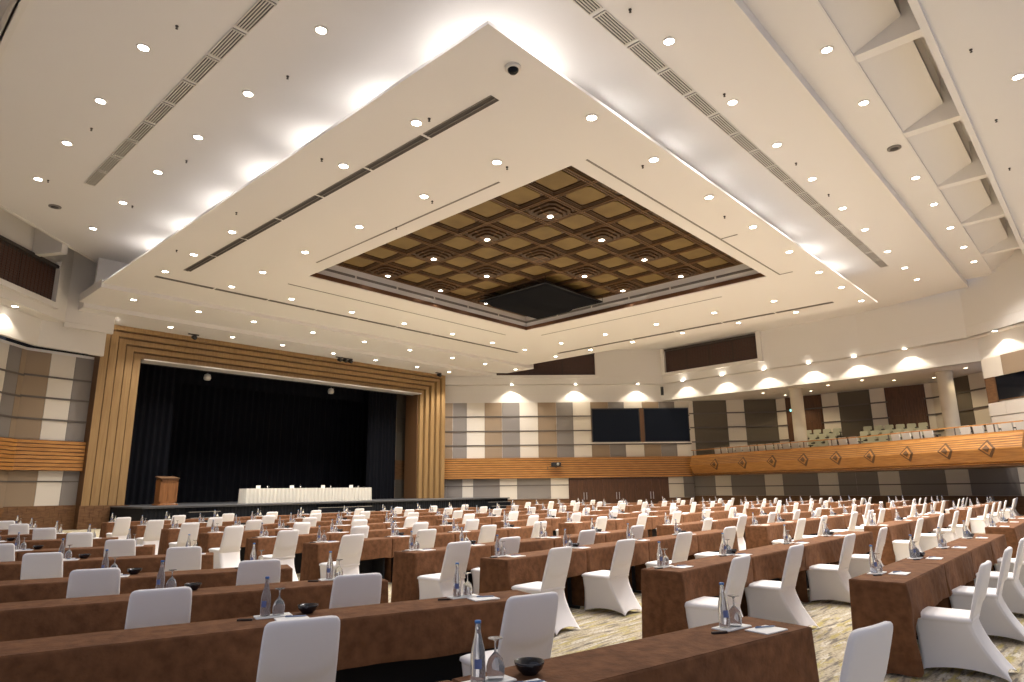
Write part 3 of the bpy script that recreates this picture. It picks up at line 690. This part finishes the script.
# side booth at the right end of the balcony
b = MB(); A, B = (41.3,4.5), (37.6,.4); T = WFR(B, A); L_ = seglen(A, B)
b.box(L_-6, L_, -.2, 0, 3.7, 8.0, 0, T=T)
b.box(L_-1.2, L_+.02, 0, .12, 6.85, 7.85, 1, T=T); b.box(L_-3.2, L_-1.22, 0, .12, 6.85, 7.85, 2, T=T)
b.box(L_-1.0, L_+.02, 0, .12, 4.9, 5.55, 1, T=T); b.box(L_-2.6, L_-1.02, 0, .12, 4.9, 5.55, 3, T=T); b.box(L_-3, L_-.02, 0, .12, 3.75, 4.85, 1, T=T)
b.box(L_-.55, L_+.02, 0, .10, 5.55, 6.85, 4, T=T)
struct(b.build('wall_balcony_booth', ['fascia','pw','pt','pw','dado']))
b = MB(); b.box(L_-3, L_-.55, .0, .06, 5.6, 6.85, 0, T=T); b.box(L_-3, L_-.55, .06, .09, 5.6, 5.66, 1, T=T); b.box(L_-.62, L_-.55, .06, .09, 5.6, 6.85, 1, T=T)
struct(b.build('window_3', ['dglass','framedk']))
# wall below the balcony
b = MB(); LW = [(45.2,23.8),(43.8,12),(42,3),(40.5,-3)]
cells = [[(1.5,1),(2.8,3),(5.3,3),(6.5,1),(8.9,3),(10.1,1),(11.25,3)],[(1.3,3),(2.5,1),(4.88,3),(6.0,1),(8.2,3),(9.18,1)],[(2,3),(4,1),(6.2,3)]]
cells[0] = [(2.22,3),(3.48,1),(5.99,3),(7.24,1),(9.59,3),(10.82,1),(11.95,3)]
for (A, B), cl in zip(zip(LW, LW[1:]), cells):
    T = WFR(B, A); L_ = seglen(A, B); b.box(0, L_, -.2, 0, 0, 2.5, 0, T=T); p = 0
    for e_, mi in cl:
        e_ = min(e_, L_); b.box(L_-e_+.01, L_-p-.01, 0, .03, .93, 1.52, mi, T=T); b.box(L_-e_+.01, L_-p-.01, 0, .03, 1.58, 2.35, mi, T=T); p = e_
    b.box(0, L_, 0, .05, 1.52, 1.58, 4, T=T); b.box(0, L_, 0, .05, 0, .9, 5, T=T); b.box(0, L_, 0, .07, .86, .92, 5, T=T)
struct(b.build('wall_right', ['fascia','pw','pt','pg','rail','dado']))

# ------------------------------------------------------------------ chairs
def chair_meshes(hi=True):
    n = 12 if hi else 5                     # points per side
    def loop(t):                            # t 0 hem .. 1 under the seat
        z = .005+.435*t
        pinch = .055*(1-t)**.8; fx = .235-.012*math.sin(PI*min(1, t*1.1)); rx = .225-.012*math.sin(PI*t)
        yf = .245-.015*math.sin(PI*t); yr = -.195-.235*(1-t)**1.55
        cs = [(-fx,yf),(fx,yf),(rx,yr),(-rx,yr)]; cs = cs[::-1]
        out = []
        for a, c in zip(cs, cs[1:]+cs[:1]):
            nx_, ny_ = (c[1]-a[1]), -(c[0]-a[0]); L_ = math.hypot(nx_, ny_); nx_ /= L_; ny_ /= L_
            for i in range(n):
                s = i/n; k = 4*s*(1-s); k2 = k**.7
                cor = .018*max(0, 1-min(s, 1-s)*n/1.2)
                xx = a[0]+(c[0]-a[0])*s; yy = a[1]+(c[1]-a[1])*s
                sg = 1
                out.append((xx+nx_*(-1)*pinch*k2*(-sg)*(-1 if True else 1)*1.0, yy+ny_*(pinch*k2), z+.055*k2*(1-t)**2))
        # recompute cleanly: pinch always towards the centre line
        res = []
        m_ = 0
        for a, c in zip(cs, cs[1:]+cs[:1]):
            mid = ((a[0]+c[0])/2, (a[1]+c[1])/2); cen = (0, (yf+yr)/2); d = (cen[0]-mid[0], cen[1]-mid[1]); L_ = math.hypot(*d) or 1
            for i in range(n):
                s = i/n; k2 = (4*s*(1-s))**.8
                q = 0 if i else .012
                xx = a[0]+(c[0]-a[0])*s+d[0]/L_*pinch*k2; yy = a[1]+(c[1]-a[1])*s+d[1]/L_*pinch*k2
                xx -= xx*q/.24*.6; yy -= (yy-cen[1])*q/.3
                res.append((xx, yy, z+.05*k2*(1-t)**2))
        return res
    b = MB(); ts = [0,.08,.2,.35,.5,.65,.8,.92,1] if hi else [0,.25,.6,1]
    b.rings([loop(t) for t in ts], 0, True)
    skirt = b
    def inset(lp, d, z):
        cx = sum(p[0] for p in lp)/len(lp); cy = sum(p[1] for p in lp)/len(lp)
        return [(cx+(p[0]-cx)*(1-d/.22), cy+(p[1]-cy)*(1-d/.22), z) for p in lp]
    l1 = loop(1); b = MB()
    rr = [inset(l1, 0, .425), inset(l1, -.012, .44), inset(l1, -.006, .462), inset(l1, .02, .476), inset(l1, .09, .482)]
    b.rings(rr, 0, True); k = len(b.v); b.v.append((0, .02, .486)); nn = len(l1); base = (len(rr)-1)*nn
    for i in range(nn): b.face([base+i, base+(i+1) % nn, k], 0, True)
    seat = b
    b = MB(); N = 40 if hi else 14
    zs = [(.40,.215,.022),(.46,.213,.024),(.52,.212,.026),(.55,.212,.027),(.575,.2115,.029),(.60,.211,.030),(.625,.2105,.030),(.66,.210,.031),(.74,.208,.031),(.82,.205,.030),(.87,.202,.029),(.893,.199,.027),(.908,.191,.024),(.918,.178,.018),(.923,.150,.009)]
    if not hi: zs = [zs[0], zs[3], zs[10], zs[12], zs[14]]
    rings = []
    for z, w, tt in zs:
        r_ = []
        yc = -.185-.155*((z-.42)/.5)
        for i in range(N):
            a = 2*PI*i/N; c_, s_ = math.cos(a), math.sin(a)
            x = w*math.copysign(abs(c_)**.38, c_); y = tt*math.copysign(abs(s_)**.5, s_)
            if y < 0 and hi:
                lim = .585+.05*(x/w)**2*1.5
                k2 = max(0, min(1, (lim-z)/.03+.5)); y += .024*k2*(1-(abs(x)/w)**6)
            y += -.018*(1-(x/w)**2)*(.6 if z > .5 else .3)
            r_.append((x, yc+y, z))
        rings.append(r_)
    if hi:  # denser rows for the crescent under the back pad
        pass
    b.rings(rings, 0, True, caps=True)
    return skirt, seat, b
sk, se, ba = chair_meshes(True)
skM, seM, baM = sk.mesh('skirt', ['white']), se.mesh('seat', ['white']), ba.mesh('backrest', ['white'])
sk2, se2, ba2 = chair_meshes(False)
lo = MB()
for q in (sk2, se2, ba2):
    k = len(lo.v); lo.v += q.v; lo.f += [[i+k for i in f] for f in q.f]; lo.m += q.m; lo.sm += q.sm
loM = lo.mesh('covered_chair_far', ['white'])
def chair(x, y, rz, label, near):
    if near:
        t = empty('covered_chair', (x, y, 0), rz, label, 'chair', 'white covered banquet chairs'); link('backrest', baM, t); link('seat', seM, t); link('chair_skirt', skM, t)
    else: tag(link('covered_chair', loM, None, (x, y, 0), rz), label, 'chair', 'white covered banquet chairs')

# ------------------------------------------------------------------ tables and cloths
TH = .76
_cl = {}
def cloth_mesh(L_, D_, eL, eR, hi, var):
    key = (round(L_, 2), eL, eR, hi, var)
    if key in _cl: return _cl[key]
    rnd = random.Random(hash(key) % 9999); dn = 26 if hi else 7
    per = []
    def side(a, c, nrm, tag_):
        n = max(2, int(math.dist(a, c)*dn)); 
        for i in range(n): per.append((a[0]+(c[0]-a[0])*i/n, a[1]+(c[1]-a[1])*i/n, nrm, tag_, i/n, math.dist(a, c)))
    r_ = .02
    g = .008
    g0 = g if eL else .001; X0, X1 = g0, L_-(g if eR else .001)
    def corner(cx, cy, a0):
        for q in range(3): a = a0+PI/2*(q+.5)/3; per.append((cx+r_*math.cos(a), cy+r_*math.sin(a), (math.cos(a), math.sin(a)), 'c%d' % int(round(a0/(PI/2))), .5, 0))
    side((X0+r_,0),(X1-r_,0),(0,-1),'f'); corner(X1-r_, r_, -PI/2)
    side((X1,r_),(X1,D_-r_),(1,0),'r'); corner(X1-r_, D_-r_, 0)
    side((X1-r_,D_),(X0+r_,D_),(0,1),'b'); corner(X0+r_, D_-r_, PI/2)
    side((X0,D_-r_),(X0,r_),(-1,0),'l'); corner(X0+r_, r_, PI)
    ph = [rnd.uniform(0, 6.28) for _ in range(6)]
    def hem(x, y, tg):
        if tg == 'f':
            h = .445+.006*math.sin(x*5+ph[0])
            for ex, on in ((X0, eL), (X1, eR)):
                if on:
                    d = abs(x-ex)
                    if d < .20: h = min(h, .02+(h-.02)*(d/.20)**1.15)
            return h
        if tg == 'c-1': return .02 if eR else .43
        if tg == 'c2': return .02 if eL else .43
        if tg in 'lr': return .015
        return .015
    m_ = 9 if hi else 4
    rows = [[(p[0]-p[2][0]*.012, p[1]-p[2][1]*.012, TH) for p in per], [(p[0]-p[2][0]*.003, p[1]-p[2][1]*.003, TH-.003) for p in per], [(p[0], p[1], TH-.014) for p in per]]
    for j in range(1, m_+1):
        t = j/m_; row = []
        for (x, y, nr, tg, s, ln) in per:
            h = hem(x, y, tg); z = TH-.014-(TH-.014-h)*t
            drop = (TH-z)/TH; arc = (x if tg in 'fb' else y)
            ex = (tg == 'l' and eL) or (tg == 'r' and eR) or tg == 'b' or tg == 'f'
            amp = .016 if tg == 'f' else .022
            wv = (math.sin(arc*13+ph[1])+.6*math.sin(arc*29+ph[2])+.5*math.sin(arc*5+ph[3]))*amp*drop*(1 if ex else .0)
            if tg == 'f':
                wv += .010*math.sin(arc*9+z*11+ph[4])*min(1, drop*3)
                d = min(abs(x-X0) if eL else 9, abs(x-X1) if eR else 9)
                wv += .03*drop*math.exp(-(d/.12)**2)*(1-t*.3)
            fl = (.012*drop if ex else .0) + wv
            if tg[0] == 'c':
                on = eL if tg in ('c1','c2') else eR; fl = .03*drop if on else 0
            if fl < -.004: fl = -.004
            row.append((x+nr[0]*fl, y+nr[1]*fl, z))
        rows.append(row)
    b = MB(); b.rings(rows, 0, True); b.face(list(range(len(per))), 0, False)
    me = b.mesh('tablecloth', ['cloth']); _cl[key] = me; return me
_tb = {}
def table_parts(L_, D_):
    key = round(L_, 2)
    if key in _tb: return _tb[key]
    b = MB(); b.box(.03, L_-.03, .03, D_-.03, TH-.035, TH-.008); top = b.mesh('tabletop', ['blackplastic'])
    b = MB(); b.box(.05, L_-.05, D_-.09, D_-.07, .04, TH-.04); mod = b.mesh('black_back_panel', ['black'])  # black sheet added for the dark space below the cloth hem
    legs = []
    for x in (.12, L_-.12):
        b = MB(); b.box(x-.02, x+.02, D_/2-.02, D_/2+.02, .03, TH-.035); b.box(x-.02, x+.02, .07, D_-.10, 0, .035); legs.append(b.mesh('leg', ['blackplastic']))
    b = MB()
    b.box(.03, L_-.03, .03, D_-.03, TH-.035, TH-.008); b.box(.05, L_-.05, D_-.09, D_-.07, .04, TH-.04)
    for x in (.12, L_-.12): b.box(x-.02, x+.02, .07, D_-.10, 0, TH-.03)
    far = b.mesh('table_far', ['black'])
    _tb[key] = (top, mod, legs, far); return _tb[key]

# ------------------------------------------------------------------ place setting
b = MB(); b.lathe([(.002,.003),(.030,.0),(.033,.006),(.033,.105),(.030,.135),(.017,.185),(.0130,.21),(.0130,.247)], 18); botB = b.mesh('bottle_glass', ['glass'])
b = MB(); k0_=len(b.v); b.rings([[(.0338*math.cos(a), .0338*math.sin(a), z) for a in [R(-150+8*i) for i in range(8)]] for z in (.06,.10)], 0, True, closed=False); botL = b.mesh('label', ['bluelab'])
b = MB(); b.lathe([(.0145,.243),(.0145,.253),(.012,.255)], 14); botC = b.mesh('cap', ['bluecap'])
b = MB(); b.lathe([(.030,.0),(.033,.006),(.033,.125),(.018,.19),(.0135,.245)], 8, 0); b.rings([[(.0338*math.cos(a), .0338*math.sin(a), z) for a in [R(-150+19*i) for i in range(4)]] for z in (.06,.10)], 1, True, closed=False); b.lathe([(.0145,.243),(.0145,.253)], 8, 2); botF = b.mesh('bottle_far', ['glass','bluelab','bluecap'])
gp = [(.036,0),(.041,.03),(.041,.055),(.032,.085),(.014,.106),(.006,.114),(.0045,.13),(.0045,.155),(.010,.164),(.034,.170),(.034,.1725)]
b = MB(); b.lathe(gp, 18, caps=False); b.lathe([(.034,.1725),(.001,.1725)], 18, caps=False); gobN = b.mesh('goblet', ['glass'])
b = MB(); b.lathe([gp[0],gp[2],gp[4],gp[6],gp[7],gp[9],gp[10]], 8, caps=False); gobF = b.mesh('goblet_far', ['glass'])
b = MB(); b.bevbox(-.12,.12,-.06,.06,0,.008,.003); coaM = b.mesh('serving_mat', ['paper'])
b = MB(); b.box(-.105,.105,-.075,.075,0,.006); padM = b.mesh('note_pad', ['paper'])
b = MB(); b.tube((-.07,0,.006),(.055,.0,.006),.0045,8,0); b.tube((.055,0,.006),(.07,0,.006),.004,8,0,.0015); b.box(-.065,-.03,-.001,.001,.009,.013,0); penM = b.mesh('pen', ['penblue'])
b = MB(); b.bevbox(-.05,.05,-.012,.012,0,.012,.004); b.box(.0,.035,-.014,-.01,.002,.012); bagM = b.mesh('sweet', ['pen'])
bo = [(.034,0),(.038,.004),(.060,.024),(.069,.046),(.071,.056),(.068,.056),(.057,.030),(.034,.012),(.001,.010)]
b = MB(); b.lathe(bo, 26, caps=False); b.lathe([(.034,0),(.001,0)], 26, caps=False); bowM = b.mesh('bowl', ['bowl'])
BN = ['leftmost block', 'second block', 'third block', 'fourth block', 'far right block']
def setting(x, y, rz, sn, row, blk, near, bowl, big):
    """x, y: point on the table line in front of the chair; local axes along the row"""
    c_, s_ = math.cos(rz), math.sin(rz); P = lambda u, v: (x+u*c_-v*s_, y+u*s_+v*c_, TH+.001)
    if row == 0 and blk == 0: x += .07; y -= .08
    w = f'{ORD[sn]} place from left, {ORD[row]} row, {BN[blk]}'
    jit = random.uniform(-.015, .015)
    p = P(jit, .14)
    if near:
        t = empty('water_bottle', (p[0],p[1],p[2]+.008), rz, 'glass water bottle with blue cap, '+w, 'bottle', 'water bottles on the tables'); link('bottle_glass', botB, t); link('label', botL, t); link('cap', botC, t)
    else: tag(link('water_bottle', botF, None, (p[0],p[1],p[2]+.008), rz), 'small glass water bottle, '+w, 'bottle', 'water bottles on the tables')
    p = P(.085+jit, .125)
    tag(link('water_goblet', gobN if near else gobF, None, (p[0],p[1],p[2]+.008), rz), 'clear goblet standing upside down, '+w, 'glass', 'upturned goblets on the tables')
    p = P(.04, .13); tag(link('serving_mat', coaM, None, p, rz), 'white mat under bottle and goblet, '+w, 'mat', 'white mats on the tables')
    p = P(.13, -.045); tag(link('note_pad', padM, None, p, rz+random.uniform(-.06,.06)), 'white note pad, '+w, 'note pad', 'note pads on the tables')
    if near:
        p = P(.16, -.02); tag(link('pen', penM, None, (p[0],p[1],p[2]+.0065), rz-.35), 'slim blue-grey pen lying on note pad, '+w, 'pen', 'pens on the note pads')
        p = P(-.15, .08); tag(link('marker_pen', bagM, None, p, rz-.4), 'short dark marker pen lying on the cloth, '+w, 'pen', 'dark marker pens on the tables'); 
    if bowl:
        p = P(*bowl); tag(link('mint_bowl', bowM, None, p, rz), 'small black bowl, '+w, 'bowl', 'black bowls on the tables')

ROWY = [2.0, 3.89, 6.09, 7.70, 10.21, 12.24, 14.58, 17.02, 19.52, 22.52]     # back edges of the straight rows
DT = .46
def run(row, blk, x0, y0, ang, tables, chairs, dchair):
    """tables: lengths from the left end (x0, y0 = front-left corner); chairs: distances along the row"""
    c_, s_ = math.cos(ang), math.sin(ang); s = 0
    P = lambda u, v: (x0+u*c_-v*s_, y0+u*s_+v*c_)
    near_row = y0 < 9.5 and x0 < 14
    for k, L_ in enumerate(tables):
        a = P(s, 0); cpt = P(s+L_/2, DT/2)
        vis = any(seen(*P(s+L_*q, 0), TH, 40, 80) for q in (0, .25, .5, .75, 1))
        if vis:
            hi = near_row and math.hypot(*cpt) < 13
            o = link('tablecloth', cloth_mesh(L_, DT, k == 0, k == len(tables)-1, hi, (k+row) % 3), None, (*a, 0), ang)
            tag(o, f'brown velour tablecloth to the floor, {ORD[k]} table from left, {ORD[row]} row, {BN[blk]}', 'tablecloth', 'brown tablecloths')
            top, mod, legs, far = table_parts(L_, DT)
            lb = f'narrow table under brown cloth, {ORD[k]} from left, {ORD[row]} row, {BN[blk]}'
            if hi:
                t = empty('conference_table', (*a, 0), ang, lb, 'table', 'narrow conference tables'); link('tabletop', top, t); link('black_back_panel', mod, t)
                for l_ in legs: link('leg', l_, t)
            else: tag(link('conference_table', far, None, (*a, 0), ang), lb, 'table', 'narrow conference tables')
        s += L_+.003
    for k, u in enumerate(chairs):
        cx, cy = P(u, -dchair)
        near = math.hypot(cx, cy) < 13.5
        tx, ty = P(u, DT/2)
        if seen(cx, cy, .9, 30, 60) or seen(cx, cy, .2, 30, 60):
            chair(cx, cy, ang+random.uniform(-.05, .05), f'white covered banquet chair, {ORD[k]} from left, {ORD[row]} row, {BN[blk]}', near)
        if seen(tx, ty, TH+.1, 20, 30):
            setting(tx, ty, ang, k, row, blk, near, (.27 if blk == 0 else .18, .12) if (k % 2 == 1) and math.hypot(cx, cy) < 22 else None, True)
# leftmost block, rows turned towards the stage; given by the right-hand chair's back position and the row angle
CH = .31                      # chair origin ahead of the top of its back
L1 = [((3.73,1.06),-10.5,1.80),((3.43,3.01),-17.3,1.45),((3.34,4.83),-19,1.45),((3.40,6.62),-22,1.45),((3.58,9.0),-24,1.5),((3.55,11.3),-24,1.5),((3.71,14.0),-24,1.5),((3.74,16.5),-24,1.5),((3.88,19.4),-24,1.5),((4.1,22.0),-24,1.5)]
for r_, ((bx_, by_), an, sp) in enumerate(L1):
    an = R(an); c_, s_ = math.cos(an), math.sin(an)
    # distance from the chair back to the table's front edge ~ .50
    dd = [.58,.72,.68,.55,.55,.6,.6,.6,.6,.6][r_]
    fx, fy = bx_-dd*s_, by_+dd*c_
    nT = 3; tl = [2.3,1.9,1.8,1.8,1.8,1.8,1.8,1.8,1.8,1.8][r_]; tot = nT*(tl+.003); uR = [.53,.6,.5,.4,.35,.4,.5,.5,.5,.5][r_]
    x0 = fx-(tot-uR)*c_; y0 = fy-(tot-uR)*s_
    run(r_, 0, x0, y0, an, [tl]*nT, [tot-uR-sp*2-(.3 if r_ == 1 else 0), tot-uR-sp, tot-uR], dd-CH)
XL2 = [6.66,6.19,6.0,5.89,5.94,5.95,6.05,6.17,6.3,6.48]
XL3 = [15.76,15.08,13.98,13.25,12.9,12.7,12.7,12.7,12.7,12.7]
LEN2 = [1.78,1.8,1.65,1.5,1.5,1.5,1.5,1.5,1.5,1.5]
CH2 = {0: [.55,2.22,3.88,5.9], 1: [.28,1.83,3.95,5.75], 2: [.17,1.66,3.3,4.9], 3: [.05,1.24,3.1,4.6]}
for r_ in range(10):
    L_ = LEN2[r_]; yb = ROWY[r_]; dch = (.50 if r_ < 2 else .62)-CH
    ch = CH2.get(r_, [.25+i*1.52 for i in range(4)]); ch = [max(c, .25) for c in ch]
    run(r_, 1, XL2[r_], yb-DT, R(.6 if r_ < 3 else 0), [L_]*4, ch, dch)
    x0 = XL3[r_]; n3 = max(3, int((23.0-x0)/1.85))
    cs = {1: [.3,2.6,4.65,6.8], 2: [.3,1.75,4.2,5.75,7.0]}.get(r_, [.3+i*1.86 for i in range(n3)])
    yo = [.15,.22,.05,.15,.15,.1,.1,.1,.1,.1][r_]
    run(r_, 2, x0, yb-DT+yo, R(1.0), [1.85]*n3, cs, dch)
    x4 = [25.8,25.6,25.0,24.6,24.4,24.4,24.4,24.4,24.4,24.4][r_]; n4 = 4
    run(r_, 3, x4, yb-DT+yo+.25, R(1.2), [1.85]*n4, [.4+i*1.86 for i in range(n4)], dch)
    x5 = 34.2
    if 1.0 < yb < 21: run(r_, 4, x5, yb-DT+yo+.4, R(4), [1.85]*(3 if yb < 14 else 2), [.4+i*1.86 for i in range(3 if yb < 14 else 2)], dch)

# ------------------------------------------------------------------ light
def spot(loc, power, size, blend, col, rad=.1, rot=(0,0,0)):
    l = bpy.data.lights.new('spot', 'SPOT'); l.energy = power; l.spot_size = R(size); l.spot_blend = blend; l.color = col; l.shadow_soft_size = rad
    o = bpy.data.objects.new('spot_light', l); o.location = loc; o.rotation_euler = rot; C.objects.link(o); return o
KEY = 840
for (x, y, z, w) in spots:
    if y > 7: w *= .22+.78*min(1, max(0, (x-5)/12))      # power cut towards the left wall to darken that side
    spot((x, y, z), KEY*w, 118, .75, (1, .945, .90), .12)
for (x, y) in WASH: spot((x, y, 9.04), 150, 116, .35, (1, .88, .70), .05)
spot((5.2, 32.3, 9.0), 90, 116, .4, (1, .88, .70), .05)
for p in bp_: spot((*p, 7.8), 120, 130, .6, (1, .80, .50), .08)
for k in range(9): spot((8.5, 8.9+k*2.4, 10.3), 17, 172, 1, (1, .93, .88), .15, rot=(PI, 0, 0))  # wide uplights added as fill for the upper ceiling, along both slab edges
for k in range(11): spot((9.6+k*2.35, 8.35, 10.3), 17, 172, 1, (1, .93, .88), .15, rot=(PI, 0, 0))
# cove uplights lying on the slab edge
def up(x, y, z, pw, size=120):
    return spot((x, y, z), pw, size, .8, (1, .95, .90), .08, rot=(PI, 0, 0))
for k in range(7): up(9.55, 9.9+k*3.05, 10.6, 110, 138)
for k in range(8): up(10.6+k*3.05, 9.45, 10.6, 110, 138)
for p in ((25.9,22.6),(26.0,16.5),(20.0,22.7)): spot((*p, 10.36), 25, 150, .9, (1,.92,.8), .05)
W = bpy.data.worlds.new('world'); SC.world = W; W.use_nodes = True
W.node_tree.nodes['Background'].inputs[0].default_value = (.80, .83, 1, 1); W.node_tree.nodes['Background'].inputs[1].default_value = .38
SC.cycles.use_denoising = True; SC.cycles.max_bounces = 10; SC.cycles.diffuse_bounces = 6
SC.cycles.sample_clamp_indirect = 8; SC.cycles.caustics_reflective = False; SC.cycles.caustics_refractive = False
